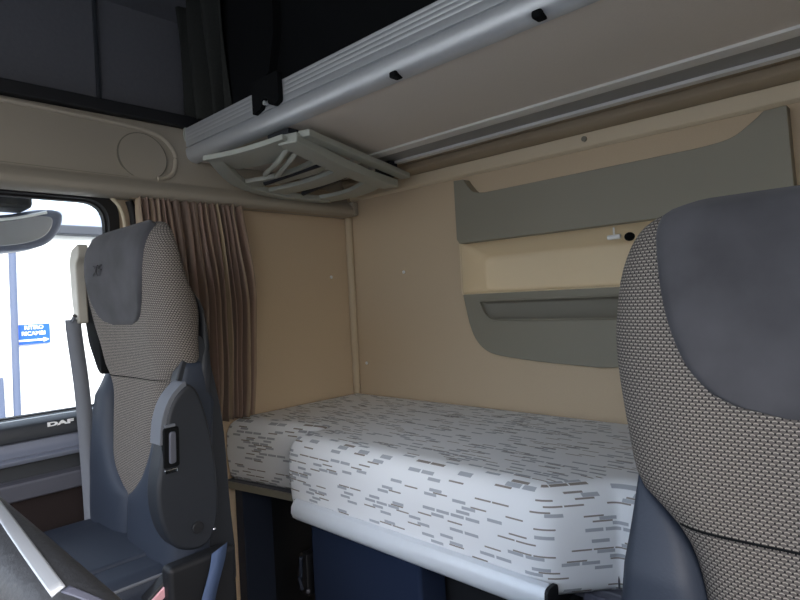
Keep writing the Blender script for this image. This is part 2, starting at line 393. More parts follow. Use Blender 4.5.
# cream niche: open tray set into the wall
bm = bmesh.new(); xf, xb = 1.640, 1.735
fr = [(.25, 1.252), (1.236, 1.252), (1.236, 1.434), (.25, 1.434)]; bk = [(.29, 1.256), (1.205, 1.256), (1.205, 1.385), (.29, 1.385)]
frr = rounded(fr, .012, 4); bkr = rounded(bk, .03, 4)
A = [bm.verts.new((xf, a, b)) for a, b in frr]; B = [bm.verts.new((xb, a, b)) for a, b in bkr]
B2 = [bm.verts.new((xb+.006, a, b)) for a, b in rounded([(.30, 1.262), (1.195, 1.262), (1.195, 1.378), (.30, 1.378)], .03, 4)]
Fo = [bm.verts.new((xf+.002, a, b)) for a, b in rounded([(.244, 1.246), (1.243, 1.246), (1.243, 1.440), (.244, 1.440)], .012, 4)]
Fb = [bm.verts.new((XR+.001, v.co.y, v.co.z)) for v in Fo]
n = len(A)
for P, Q in ((Fb, Fo), (Fo, A), (A, B), (B, B2)):
    for i in range(n): bm.faces.new((P[i], P[(i+1) % n], Q[(i+1) % n], Q[i]))
bm.faces.new(B2)
link('niche', mesh('niche', bm), 'niche', su, smooth=2)
lw = [(1.243, 1.249), (1.228, 1.175)] + [tuple(v)[:2] for v in smooth_pts([(1.222, 1.150, 0), (1.200, 1.095, 0), (1.160, 1.055, 0), (1.100, 1.035, 0), (.95, 1.020, 0)], 5)] + \
     [(.75, 1.010), (.55, 1.022)] + [tuple(v)[:2] for v in smooth_pts([(.40, 1.035, 0), (.32, 1.055, 0), (.285, 1.095, 0), (.262, 1.150, 0)], 5)] + [(.256, 1.175), (.244, 1.249)]
slot = rounded([(1.172, 1.224), (1.150, 1.178), (1.125, 1.158), (.36, 1.156), (.335, 1.178), (.312, 1.224)], [.01, .02, .02, .02, .02, .01], 4)
plate('lower_panel', sc(lw, 1.632), 'x', 1.630, 1.66, 'pocket', su, holes=[sc(slot, 1.632)], bevel=.004, seg=3)
rim = [(1.626, y, z) for y, z in sc(slot, 1.632)]
tube('slot_rim', rim, .0035, 'pocket', su, 8, closed=True)
bm = bmesh.new(); s0 = sc(slot, 1.632)
a = [bm.verts.new((1.640, y, z)) for y, z in s0]; b = [bm.verts.new((1.6490, y*.97+.022, 1.19+(z-1.19)*.7)) for y, z in s0]
for i in range(len(a)): bm.faces.new((a[i], a[(i+1) % len(a)], b[(i+1) % len(a)], b[i]))
bm.faces.new(b)
link('slot_tray', mesh('slot_tray', bm), 'pocket_in', su, smooth=2)
# reading lamp under the pocket
rl = empty('reading_lamp', (1.67, .66, 1.40), 'small white reading lamp with black swivel knob in the cream niche', 'lamp')
cyl('lamp_arm', (1.655, .708, 1.395), (1.655, .668, 1.396), .007, 'white', rl, bevel=.003)
sphere('lamp_head', (1.655, .643, 1.392), .015, 'black', rl, (.8, 1, .85))
cyl('lamp_mount', (1.660, .690, 1.40), (1.660, .690, 1.424), .003, 'white', rl, 10)

# ------------------------------------------------------------------ upper bunk
ub = empty('upper_bunk', (1.28, .72, 1.735), 'folded down upper bunk with aluminium front rail and grey underside', 'bunk')
ZB = 1.735
box('base_panel', (.955, 1.375, YN+.01, 1.80, ZB+.004, ZB+.030), 'bunk', ub, bevel=.004)
def xprof(name, pts, m, y0, y1, parent, bevel=.0015):
    o = plate(name, pts, 'y', y0, y1, m, parent, bevel=bevel); return o
# front rail: ribbed flat face above, half-round below
rp = [(.930, 1.852), (.922, 1.8492)]
for i in range(4):
    z = 1.843 - i*.0115
    rp += [(.922, z), (.9229, z-.002), (.922, z-.004)]
rp += [(.922, 1.7875), (.929, 1.7855), (.921, 1.783), (.9185, 1.775), (.9185, 1.762), (.922, 1.750), (.930, 1.741), (.942, 1.736), (.956, 1.735), (.965, 1.745), (.965, 1.852)]
xprof('front_rail', rp, 'alu', YN+.01, 1.818, ub, .0008)
plate('rail_end_cap', rounded([(.918, 1.733), (.967, 1.733), (.967, 1.854), (.918, 1.854)], .008, 4), 'y', 1.815, 1.822, 'ladder', ub)
for y in (.503, .857):
    s = box('rail_slot', (.9190, .946, y-.010, y+.010, 1.733, 1.747), 'black', ub, bevel=.004)
xprof('rear_profile', [(1.352, 1.731), (1.398, 1.731), (1.402, 1.741), (1.412, 1.743), (1.412, 1.776), (1.372, 1.776)], 'profile', YN+.01, 1.81, ub)
xprof('rear_channel', [(1.408, 1.7445), (1.515, 1.7445), (1.515, 1.776), (1.408, 1.776)], 'profile_mid', YN+.01, 1.81, ub)
xprof('rear_edge_profile', [(1.513, 1.736), (1.540, 1.736), (1.534, 1.745), (1.534, 1.776), (1.513, 1.776)], 'profile', YN+.01, 1.81, ub)
box('rear_cover', (1.532, 1.606, YN+.01, 1.80, 1.748, 1.776), 'trim_dark', ub, bevel=.002)
# mattress of the upper bunk, hardly seen behind the net
um = box('bunk_mattress', (.990, 1.63, YN+.03, 1.79, 1.778, 1.83), 'black', bevel=.02); tag(um, 'dark mattress lying on the upper bunk behind the black net', 'mattress')

# black safety net hanging from the roof to the rail
nt = empty('safety_net', (.97, 1.1, 1.86), 'black fabric safety net hanging from the roof above the upper bunk rail', 'net')
def drape(name, y0, y1, z0, z1, xat, amp, m, parent, nfold, ny=140, nz=14, seed=1):
    rnd = random.Random(seed); ph = [rnd.uniform(0, 6.28) for _ in range(6)]
    bm = bmesh.new(); g = []
    for j in range(nz+1):
        t = j/nz; row = []
        for i in range(ny+1):
            s = i/ny; w = s*2*PI*nfold
            a = amp*(.35+.65*(1-abs(2*s-1)*.3))
            dx = a*(math.sin(w+ph[0]+.8*math.sin(3.1*s*6+ph[1])) + .4*math.sin(2.3*w+ph[2]+t*1.5))
            row.append(bm.verts.new((xat(t)+dx, y0+(y1-y0)*s+.01*math.sin(w*1.3+t*3), z0+(z1-z0)*t)))
        g.append(row)
    for j in range(nz):
        for i in range(ny): bm.faces.new((g[j][i], g[j][i+1], g[j+1][i+1], g[j+1][i]))
    o = link(name, mesh(name, bm), m, parent, smooth=True)
    s = o.modifiers.new('thick', 'SOLIDIFY'); s.thickness = .002
    return o
drape('net_fabric', YN+.02, 1.66, 1.835, ZC, lambda t: .982, .005, 'black', nt, 3, 120)  # black colour also carries the dimness above the bunk
drape('net_side_folds', 1.60, 1.88, 1.862, ZC, lambda t: .955-.02*t, .022, 'netfab', nt, 3, 90, seed=3)
bar('strap', [(.962, 1.322, ZC), (.955, 1.322, 2.0), (.935, 1.322, 1.885), (.918, 1.322, 1.862)], .026, .003, 'black', nt, 0, up=Vector((0,1,0)))
plate('strap_hook', rounded([(1.385, 1.870), (1.260, 1.870), (1.260, 1.790), (1.285, 1.782), (1.308, 1.792), (1.312, 1.812), (1.336, 1.812), (1.345, 1.790), (1.385, 1.780)], .006, 3), 'x', .905, .921, 'black', nt, bevel=.003)
cyl('hook_pin', (.903, 1.325, 1.80), (.917, 1.325, 1.80), .006, 'alu', nt, 12)
box('hem', (.968, .976, YN+.02, 1.80, 1.852, 1.880), 'black', nt, bevel=.003)

# ------------------------------------------------------------------ folded bunk ladder under the bunk
ld = empty('folded_bunk_ladder', (1.25, 1.5, 1.72), 'pale grey plastic folded ladder strapped under the upper bunk by its left end', 'ladder')
nearA = Vector((.945, 1.285, 1.700)); nearB = Vector((1.530, 1.46, 1.668))
farA = Vector((.875, 1.545, 1.690)); farM = Vector((1.04, 1.69, 1.662)); farB = Vector((1.46, 1.745, 1.648))
def wob(a, b, sag, n=10):
    return [a + (b-a)*(i/n) + Vector((0, 0, -sag*math.sin(PI*i/n))) for i in range(n+1)]
bar('stile', wob(nearA, nearB, .012), .066, .030, 'ladder', ld, .005)
bar('stile', wob(nearA+Vector((.03, -.035, .012)), nearB+Vector((.045, -.035, .030)), .0), .040, .020, 'ladder', ld, .004)
bar('stile', smooth_pts([farA, farM, Vector((1.22, 1.735, 1.646)), farB], 6), .046, .022, 'ladder', ld, .004)
def lerp(a, b, t): return a + (b-a)*t
def tread(t, u, w, th, sag=0, m='ladder', nm='rung'):
    p = lerp(nearA, nearB, t); f = smooth_pts([farA, farM, Vector((1.22, 1.735, 1.646)), farB], 10); q = f[int(u*(len(f)-1))]
    pts = [lerp(p, q, i/8) + Vector((sag*math.sin(PI*i/8), 0, -.006*math.sin(PI*i/8)+.004)) for i in range(9)]
    return bar(nm, pts, w, th, m, ld, .004)
tread(.09, .10, .150, .016, 0)
tread(.36, .42, .080, .016, .03); tread(.58, .66, .085, .016, .01); tread(.86, .97, .090, .016, .03)
tube('hinge_bracket', smooth_pts([(1.055, 1.56, 1.665), (1.00, 1.40, 1.672), (.99, 1.345, 1.69), (1.015, 1.335, 1.69), (1.03, 1.40, 1.668), (1.085, 1.54, 1.66)], 6), .008, 'ladder', ld, 8)
tube('hinge_rod', [(1.10, 1.63, 1.655), (1.16, 1.33, 1.684)], .009, 'shell', ld, 8)
tube('hinge_rod', [(1.31, 1.70, 1.652), (1.32, 1.39, 1.684)], .009, 'shell', ld, 8)
box('mount', (.96, 1.00, 1.30, 1.40, 1.700, 1.738), 'shell', ld, bevel=.004); box('mount', (1.49, 1.53, 1.42, 1.50, 1.69, 1.745), 'shell', ld, bevel=.004)

# ------------------------------------------------------------------ side curtain
cu = empty('side_curtain', (.92, 1.80, .86), 'pleated brown and olive cloth curtain hanging beside the passenger door', 'curtain')
def curtain():
    rnd = random.Random(4); N = 17; ks = []
    x = .0
    cs = [0]
    for i in range(N): cs.append(cs[-1] + rnd.uniform(.6, 1.4))
    tot = cs[-1]; cs = [c/tot for c in cs]
    amps = [rnd.uniform(.6, 1.25) for _ in range(N+1)]; bend = [rnd.uniform(-1, 1) for _ in range(N+1)]
    bm = bmesh.new(); uvl = bm.loops.layers.uv.new('UVMap'); NZ = 44; NP = 10; g = []; U = []
    for j in range(NZ+1):
        t = j/NZ; z = 1.600 - t*.735; row = []; ur = []
        # the cloth fans out from the gathered heading and falls a little rearwards
        x0 = .735 + .01*t; x1 = 1.105 + .030*min(1, t*2.2) - .025*t*t
        for i in range(N):
            for k in range(NP):
                s = (i + k/NP); w = k/NP
                c = cs[i] + (cs[i+1]-cs[i])*w
                am = (amps[i]*(1-w)+amps[i+1]*w)
                grow = .45 + .75*min(1, t*3) if t > .02 else .4
                d = .024*am*grow*(math.cos(2*PI*w) + .35*math.cos(4*PI*w + bend[i]*2 + t*3*bend[i]))
                c2 = c + .008*math.sin(t*5+bend[i]*4)*(1 if t > .05 else t*20) + .004*math.sin(t*13+i)
                X = x0 + (x1-x0)*c2; Y = 1.776 + d*.85 - .012*math.sin(PI*t)
                row.append(bm.verts.new((X, Y, z + .003*math.sin(i*2.1)*t))); ur.append((s/N*1.3, t*.74))
        g.append(row); U.append(ur)
    for j in range(NZ):
        for i in range(len(g[0])-1):
            f = bm.faces.new((g[j][i], g[j][i+1], g[j+1][i+1], g[j+1][i]))
            for lp, (a, b) in zip(f.loops, ((j, i), (j, i+1), (j+1, i+1), (j+1, i))): lp[uvl].uv = U[a][b]
    o = link('cloth', mesh('curtain', bm), 'curtain', cu, smooth=True)
    s = o.modifiers.new('thick', 'SOLIDIFY'); s.thickness = .0015
curtain()
bar('curtain_rail', [(.72, 1.790, 1.598), (1.62, 1.790, 1.600)], .012, .010, 'trim_dark', cu, .002)

# ------------------------------------------------------------------ mattress with a wider middle
def mattress():
    z0, z1 = .648, .862; R = .055
    # plan outline, front at small x; the middle section stands forward
    plan = [(1.645, 1.825), (1.022, 1.829), (1.095, 1.420), (.985, 1.420), (.985, .580), (1.100, .478), (1.100, YN+.02), (1.645, YN+.02)]
    rad = [.03, .015, .012, .03, .04, .012, .04, .03]; P0 = [Vector(p) for p in plan]; K = len(P0)
    def inset(d):
        lines = []
        for i in range(K):
            a, b = P0[i], P0[(i+1) % K]; t = (b-a).normalized(); nrm = Vector((-t.y, t.x)); lines.append((a + nrm*d*sgn, t))
        pts, rr = [], []
        for i in range(K):
            (a, t), (b, q) = lines[i-1], lines[i]; cr_ = t.x*q.y - t.y*q.x; w_ = b-a
            pts.append(tuple(a + t*((w_.x*q.y - w_.y*q.x)/cr_))); convex = cr_*sgn > 0
            rr.append(max(.006, rad[i]-d*.8) if convex else rad[i]+d)
        return [Vector(p) for p in rounded(pts, rr, 8)]
    sgn = 1 if sum(P0[i-1].x*P0[i].y-P0[i].x*P0[i-1].y for i in range(K)) > 0 else -1
    pl = [tuple(p) for p in inset(0)]; N = len(pl)
    bm = bmesh.new(); uvl = bm.loops.layers.uv.new('UVMap')
    rings = []
    prof = [(.012, z0), (.003, z0+.012), (0, z0+.03), (-.005, z0+.10), (-.002, z1-R)] + [(R*(1-math.cos(a)), z1-R+R*math.sin(a)) for a in [PI/16*k for k in range(1, 9)]] + [(R+.006, z1+.0003), (R+.016, z1+.0006)]
    for d, z in prof: rings.append([bm.verts.new((p.x, p.y, z)) for p in inset(d)])
    for r, q in zip(rings, rings[1:]):
        for i in range(N): bm.faces.new((r[i], r[(i+1) % N], q[(i+1) % N], q[i]))
    top = bmesh.ops.triangle_fill(bm, edges=[bm.edges.get((rings[-1][i], rings[-1][(i+1) % N])) for i in range(N)], use_beauty=True)
    bm.faces.new(rings[0][::-1])
    bmesh.ops.recalc_face_normals(bm, faces=bm.faces)
    S = [0]
    for i in range(N-1): S.append(S[-1] + math.dist(pl[i], pl[i+1]))
    k0 = max(range(N), key=lambda i: pl[i][1] if abs(pl[i][0]-.985) < .002 else -9); off = S[k0] + pl[k0][1]
    idx = {v: i for r_ in rings for i, v in enumerate(r_)}
    for f in bm.faces:
        n = f.normal; ids = [idx[l_.vert] for l_ in f.loops]; wrap = max(ids)-min(ids) > N//2
        for lp in f.loops:
            c = lp.vert.co
            if abs(n.z) > .99: lp[uvl].uv = (c.y, c.x)
            else: lp[uvl].uv = (off - (S[idx[lp.vert]] + (S[-1] if wrap and idx[lp.vert] < N//2 else 0)), .985 + (c.z - z1)*1.1)
    return link('mattress', mesh('mattress', bm), 'cover', None, smooth=True)
mt = mattress(); tag(mt, 'pale patterned mattress with grey and brown dashes lying on the lower bunk', 'mattress')

# piping seam around the corner of the forward section
tube('end_seam', [(1.098, .480, .655), (1.099, .480, .80), (1.112, .488, .842)], .0020, 'door', mt, 8)

# ------------------------------------------------------------------ lower bunk base
lb = empty('lower_bunk', (1.3, .72, 0), 'dark blue lower bunk base with a curved silver front rail under the mattress', 'bunk')
plate('bunk_board', [(1.645, 1.83), (1.012, 1.83), (1.085, 1.42), (1.085, YN+.01), (1.645, YN+.01)], 'z', .618, .648, 'door', lb, bevel=.004)
box('center_board', (1.0, 1.10, .57, 1.385, .618, .648), 'darker', lb, bevel=.004)
bm = bmesh.new(); rp = [(.998, .622), (.975, .625), (.962, .635), (.956, .650), (.958, .668), (.968, .682), (.980, .686), (.982, .680), (.972, .672), (.966, .655), (.970, .642), (.985, .632), (1.0, .630)]
plate('front_rail', [(a, b) for a, b in rp], 'y', .566, 1.372, 'silver', lb, bevel=.0012)
plate('rail_end_cap', rounded([(.959, .615), (1.0, .615), (1.0, .682), (.959, .682)], .012, 4), 'y', .559, .566, 'darker', lb)
bm.free()
bar('edge_strip', [(1.082, 1.43, .634), (1.011, 1.822, .634)], .012, .022, 'pocket', lb)
box('edge_strip', (1.080, 1.092, YN+.01, .55, .616, .634), 'hub', lb, bevel=.003)
box('back_panel', (1.16, 1.18, YN+.01, 1.83, 0, .62), 'darker', lb)
box('side_panel', (1.045, 1.17, 1.78, 1.83, 0, .62), 'navy', lb, bevel=.004)
# storage box under the bunk
sb = empty('storage_box', (1.1, 1.18, 0), 'dark blue storage box standing under the middle of the lower bunk', 'box')
box('body', (1.045, 1.15, .965, 1.405, .0, .585), 'navybox', sb, bevel=.012, seg=3)
box('lid', (1.035, 1.15, .955, 1.415, .585, .610), 'navybox', sb, bevel=.006)
# latch bracket
lt = empty('latch_bracket', (1.10, 1.47, .36), 'small dark latch bracket with pale screw beside the blue storage box', 'latch')
box('plate', (1.06, 1.158, 1.452, 1.482, .34, .47), 'darker', lt, bevel=.004)
bar('lever', [(1.055, 1.47, .46), (1.05, 1.475, .40), (1.05, 1.47, .36)], .014, .012, 'navy', lt, .003)
sphere('screw', (1.052, 1.440, .365), .007, 'hub', lt, seg=12)
kn = sphere('fixing_knob', (1.075, 1.845-.02, .365), .008, 'hub', seg=12); tag(kn, 'tiny pale fixing knob low on the dark side panel below the left bunk end', 'knob')

# ------------------------------------------------------------------ seats
def interp(tab, h):
    if h <= tab[0][0]: return tab[0][1]
    for (a, p), (b, q) in zip(tab, tab[1:]):
        if h <= b:
            t = (h-a)/(b-a); t2 = t*t*(3-2*t) if False else t
            return p + (q-p)*t2
    return tab[-1][1]
def cr(tab, n=10):
    """densify a table with Catmull-Rom"""
    return [(v.x, v.y) for v in smooth_pts([(a, b, 0) for a, b in tab], n)]
WID = cr([(0, .150), (.004, .180), (.012, .202), (.026, .220), (.05, .234), (.09, .246), (.15, .252), (.20, .250), (.27, .240), (.335, .226), (.37, .190), (.40, .168), (.44, .156), (.50, .149), (.60, .143), (.90, .14)])
THK = cr([(0, .004), (.006, .020), (.018, .036), (.04, .050), (.08, .060), (.15, .066), (.30, .066), (.45, .060), (.72, .055)])
BCK = cr([(0, .004), (.03, .008), (.08, .012), (.13, .022), (.20, .046), (.27, .036), (.35, .030), (.72, .03)])
def front(w, h, W=None):
    """depth of the front surface: 0 is the middle plane, negative is forward"""
    W = W or interp(WID, h); t = interp(THK, h); u = min(1, abs(w)/W)
    dish = .010*min(1, h/.1)*(1-min(1, (w/.15)**2)) if abs(w) < .15 else 0
    return -t*(1-u**4.5)**(1/2.6) + dish
def make_seat(name, loc, height, label, lean=((0, 0), (1, 0))):
    """seat origin at floor under the backrest; backrest top at height"""
    root = empty(name, loc, label, 'seat')
    ox, oy, oz = loc; T = height
    def W3(d, w, h): return (ox + .062 + d + interp(lean, h), oy + w, T - h)
    # cloth backrest: stacked rounded sections
    bm = bmesh.new(); uvl = bm.loops.layers.uv.new('UVMap'); NA = 56; rings = []; uvs = []
    hs = [0, .001, .003, .006, .010, .015, .021, .028, .036, .046, .058, .072] + [.09+.018*i for i in range(41)]
    for h in hs:
        Wd = interp(WID, h); t = interp(THK, h); ring = []; uv = []; acc = 0; prev = None
        pts = []
        for k in range(NA+1):
            w = -Wd*math.cos(PI*k/NA); pts.append((front(w, h, Wd), w))
        for k in range(1, 14): 
            w = Wd*math.cos(PI*k/14); pts.append((interp(BCK, h)*(1-abs(w/Wd)**6)**.5, w))
        acc = -Wd*1.12; L = [acc]
        for k in range(1, len(pts)+1):
            p, q = pts[k-1], pts[k % len(pts)]; acc += math.hypot(p[0]-q[0], p[1]-q[1]); L.append(acc)
        mid = L[NA//2]; L = [l-mid for l in L]
        rings.append([bm.verts.new(W3(d, w, h)) for d, w in pts]); uvs.append([(l, h) for l in L])
    n = len(rings[0])
    for j in range(len(rings)-1):
        for i in range(n):
            f = bm.faces.new((rings[j][i], rings[j][(i+1) % n], rings[j+1][(i+1) % n], rings[j+1][i]))
            for lp, (a, b) in zip(f.loops, ((j, i), (j, i+1), (j+1, i+1), (j+1, i))): lp[uvl].uv = uvs[a][b]
    bm.faces.new(rings[0]); bm.faces.new(rings[-1])
    link('backrest', mesh('backrest', bm), 'knit', root, smooth=True)
    # suede head patch lying on the cloth
    PW = cr([(.0, .150), (.012, .188), (.03, .192), (.06, .188), (.10, .182), (.14, .173), (.18, .158), (.205, .141), (.222, .122), (.234, .090), (.240, .05)])
    bm = bmesh.new(); NB = 40; rows = []
    phs = [.0015, .003, .006, .010, .016, .024, .034, .046, .06] + [.075+.011*i for i in range(15)] + [.2385]
    for h in phs:
        Wp = min(interp(PW, h), interp(WID, h)-.014); row = []
        for k in range(NB+1):
            u = -1+2*k/NB; w = Wp*math.sin(u*PI/2) if True else Wp*u
            e = min(1, (1-abs(math.sin(u*PI/2)))*Wp/.010); e2 = min(1, (.240-h)/.012)
            lift = .009*(min(e, e2)**.5) - .003
            row.append(bm.verts.new(W3(front(w, h)-lift, w, h - min(.006, lift) * (1 if h < .02 else 0))))
        rows.append(row)
    for j in range(len(rows)-1):
        for i in range(NB): bm.faces.new((rows[j][i], rows[j][i+1], rows[j+1][i+1], rows[j+1][i]))
    patch = link('head_patch', mesh('head_patch', bm), 'suede', root, smooth=True)
    patch['label'] = 'grey suede head patch'
    # seams on the cloth
    for h0, hw in ((.372, .17),):
        pts = [W3(front(w, h0 + .012*(w/hw)**2*0 + .006*w) - .0005, w, h0+.006*w) for w in [(-1+2*k/24)*hw for k in range(25)]]
        tube('seam', pts, .0014, 'black', root, 6)
    # dark side bolsters of the lower back
    for s in (-1, 1):
        bm = bmesh.new(); rings = []
        inner = cr([(.330, .222), (.345, .210), (.37, .184), (.40, .163), (.44, .149), (.50, .138), (.55, .118), (.60, .078), (.64, .028), (.67, -.006), (.90, -.006)])
        outer = cr([(.330, .226), (.345, .228), (.38, .232), (.43, .238), (.50, .246), (.58, .255), (.66, .262), (.74, .26)])
        for i in range(40):
            h = .330 + .0125*i; a = interp(inner, h); b = interp(outer, h); c = (a+b)/2; r = (b-a)/2
            q = min(1, i/8); fw = .022+.045*q; bw = .015+.035*q
            ring = []
            for k in range(20):
                an = 2*PI*k/20; cw, sw = math.cos(an), math.sin(an)
                ww = c + r*math.copysign(abs(cw)**.6, cw); dd = (-fw if sw > 0 else bw)*abs(sw)**.45
                ring.append(bm.verts.new(W3(dd, s*ww, h)))
            rings.append(ring)
        for j in range(len(rings)-1):
            for i in range(20): bm.faces.new((rings[j][i], rings[j][(i+1) % 20], rings[j+1][(i+1) % 20], rings[j+1][i]))
        bm.faces.new(rings[0]); bm.faces.new(rings[-1])
        link('side_bolster', mesh('side_bolster', bm), 'vinyl', root, smooth=True)
    # plastic rear shell
    bm = bmesh.new(); rings = []
    for i in range(30):
        h = .10 + .0225*i; Wd = interp(cr([(.10, .12), (.13, .18), (.2, .215), (.35, .230), (.5, .238), (.78, .240)]), h); d0, d1 = interp([(.1, .008), (.2, .040), (.27, .03), (.35, 0), (.8, -.02)], h), interp([(.1, .016), (.2, .055), (.35, .048), (.8, .030)], h)
        ring = [bm.verts.new(W3((d0+d1)/2 + (d1-d0)/2*math.copysign(abs(math.sin(a))**.5, math.sin(a)), Wd*math.copysign(abs(math.cos(a))**.4, math.cos(a)), h)) for a in [2*PI*k/28 for k in range(28)]]
        rings.append(ring)
    for j in range(len(rings)-1):
        for i in range(28): bm.faces.new((rings[j][i], rings[j][(i+1) % 28], rings[j+1][(i+1) % 28], rings[j+1][i]))
    bm.faces.new(rings[0]); bm.faces.new(rings[-1])
    link('rear_shell', mesh('rear_shell', bm), 'shell', root, smooth=2)
    # cushion
    zc = T-.760
    o = box('seat_cushion', (ox-.50, ox+.06, oy-.245, oy+.245, zc-.13, zc), 'vinyl', root, bevel=.035, seg=5)
    cpts = rounded([(ox-.495, oy-.24), (ox+.03, oy-.24), (ox+.03, oy+.24), (ox-.495, oy+.24)], .04, 6)
    tube('piping', [(x, y, zc-.014) for x, y in cpts], .0035, 'belt', root, 8, closed=True)
    box('center_cushion', (ox-.47, ox+.02, oy-.15, oy+.15, zc-.02, zc+.008), 'vinyl', root, bevel=.009, seg=3)
    box('seat_base', (ox-.42, ox+.05, oy-.20, oy+.20, .10, zc-.12), 'darker', root, bevel=.02, seg=3)
    box('floor_mount', (ox-.45, ox+.08, oy-.22, oy+.22, 0, .11), 'darker', root, bevel=.01)
    return root
ps = make_seat('passenger_seat', (.535, 1.475, 0), 1.456, 'far seat by the passenger door with raised armrest and grey suede head patch', lean=cr([(0, -.005), (.1, .0), (.25, .022), (.37, .034), (.50, .018), (.70, .0), (.95, -.01)]))
ds = make_seat('driver_seat', (.70, .058, 0), 1.345, 'near seat at the right edge with knitted cloth and dark suede head patch', lean=[(0, 0), (1, -.06)])

# passenger seat armrest, folded up against the near side
ao = [(.525, 1.098), (.500, 1.078), (.484, 1.046), (.476, 1.00), (.464, .95), (.456, .905), (.458, .860), (.468, .820), (.486, .790), (.510, .775), (.540, .770), (.562, .782), (.576, .812), (.581, .86), (.580, .92), (.575, .97), (.567, 1.02), (.556, 1.062), (.543, 1.09)]
ao = [(x+.004, z) for x, z in ao]
aop = [tuple(v)[:2] for v in smooth_pts([(a, b, 0) for a, b in ao], 3, True)]
arm = plate('armrest', aop, 'y', 1.040, 1.092, 'shell', ps, bevel=.010, seg=4)
tp = smooth_pts([(.476, 1.066, .990), (.482, 1.066, 1.035), (.497, 1.066, 1.072), (.520, 1.066, 1.096), (.530, 1.066, 1.100)], 5)
e = bar('armrest_trim', tp, .010, .044, 'belt', arm, .004, up=Vector((0,1,0))); e['label'] = 'pale edge strip'
plate('adjuster_recess', rounded([(.474, .945), (.506, .945), (.508, 1.022), (.478, 1.022)], .006, 4), 'y', 1.0375, 1.05, 'black', arm, bevel=.002)
plate('adjuster_wheel', rounded([(.484, .953), (.498, .953), (.500, 1.014), (.487, 1.014)], .006, 4), 'y', 1.033, 1.045, 'door', arm, bevel=.003)
box('adjuster_bezel', (.474, .500, 1.034, 1.04, .936, .944), 'chrome', arm, bevel=.002); box('adjuster_bezel', (.478, .500, 1.034, 1.04, 1.023, 1.029), 'belt', arm, bevel=.002)
cyl('pivot_cap', (.535, 1.034, .815), (.535, 1.05, .815), .012, 'darker', arm, 20, bevel=.003)
sphere('screw', (.570, 1.039, .800), .004, 'chrome', arm, seg=10)
box('side_frame', (.462, .602, 1.060, 1.098, .36, .765), 'darker', ps, bevel=.012, seg=3)
plate('side_cover', [tuple(v)[:2] for v in smooth_pts([(.50, .60, 0), (.50, .90, 0), (.525, 1.08, 0), (.556, 1.165, 0), (.590, 1.19, 0), (.612, 1.11, 0), (.630, 1.0, 0), (.636, .85, 0), (.634, .62, 0)], 4, True)], 'y', 1.096, 1.125, 'shell', ps, bevel=.010, seg=3)
# belt hardware on the far shoulder
plate('belt_gap_plate', rounded([(1.560, 1.40), (1.640, 1.395), (1.655, 1.25), (1.630, 1.17), (1.575, 1.10), (1.545, 1.09), (1.555, 1.25)], .015, 4), 'x', .530, .565, 'black', ps, bevel=.006)  # black plate put in for the shade of the gap beside the backrest
cyl('guide_bolt', (.505, 1.628, 1.265), (.535, 1.628, 1.265), .007, 'chrome', ps, 12); tube('belt_slot', [(.492, 1.665, 1.212), (.492, 1.640, 1.225), (.497, 1.615, 1.245)], .006, 'chrome', ps, 8)
def ribbon(name, pts, wdir, w, m, parent, th=.0018):
    bm = bmesh.new(); wd = Vector(wdir).normalized()*w/2; L = [Vector(p) for p in pts]; a = [bm.verts.new(p-wd) for p in L]; b = [bm.verts.new(p+wd) for p in L]
    for i in range(len(L)-1): bm.faces.new((a[i], a[i+1], b[i+1], b[i]))
    o = link(name, mesh(name, bm), m, parent, smooth=True); s = o.modifiers.new('thick', 'SOLIDIFY'); s.thickness = th; return o
ribbon('seat_belt', smooth_pts([(.497, 1.632, 1.235), (.498, 1.628, 1.19), (.508, 1.626, 1.05), (.512, 1.622, .88), (.508, 1.60, .74), (.500, 1.58, .715)], 6), (1, -.33, 0), .036, 'belt', ps)
box('belt_anchor', (.455, .475, 1.56, 1.60, .712, .722), 'chrome', ps, bevel=.003)
ribbon('lap_belt', smooth_pts([(.560, 1.050, .775), (.552, 1.048, .745), (.530, 1.046, .69), (.512, 1.044, .63), (.50, 1.044, .56)], 5), (1, 0, .35), .036, 'bluebelt', ps)
bk_ = bar('belt_buckle', [(.435, 1.105, .700), (.492, 1.100, .742)], .030, .020, 'darker', ps, .005); e = bar('buckle_edge', [(.437, 1.088, .698), (.490, 1.083, .737)], .006, .016, 'pink', bk_, .002); e['label'] = 'pale pink buckle edge'
# hardware was laid out in a plane nearer the aisle: carry it out to the seat's own side
def carry(objs, k, c=Vector((0, 0, 1.25))):
    seen = set()
    for o in objs:
        if o.data in seen: continue
        seen.add(o.data)
        o.data.transform(Matrix.Translation(c) @ Matrix.Scale(k, 4) @ Matrix.Translation(-c))
near_parts = [o for o in C.objects if o.parent in (ps, arm, bk_) and (o.name.split('.')[0] in ('armrest', 'armrest_trim', 'adjuster_recess', 'adjuster_wheel', 'adjuster_bezel', 'pivot_cap', 'screw', 'side_frame', 'side_cover', 'lap_belt', 'belt_buckle', 'buckle_edge'))]
for o in [arm] + [c for c in C.objects if c.parent == arm]: o.data.transform(Matrix.Translation((0, .048, 0)))
for o in C.objects:
    if o.name == 'side_cover': o.data.transform(Matrix.Translation((0, .040, 0)))
carry(near_parts, 1.10)
plate('belt_guide', rounded([(1.690, 1.440), (1.745, 1.428), (1.768, 1.395), (1.762, 1.29), (1.745, 1.225), (1.712, 1.220), (1.716, 1.385), (1.690, 1.405)], .012, 4), 'x', .535, .562, 'beltplastic', ps, bevel=.005, seg=3)
far_parts = [o for o in C.objects if o.parent == ps and o.name.split('.')[0] in ('belt_gap_plate', 'guide_bolt', 'belt_slot', 'seat_belt', 'belt_anchor')]
carry(far_parts, 1.06)
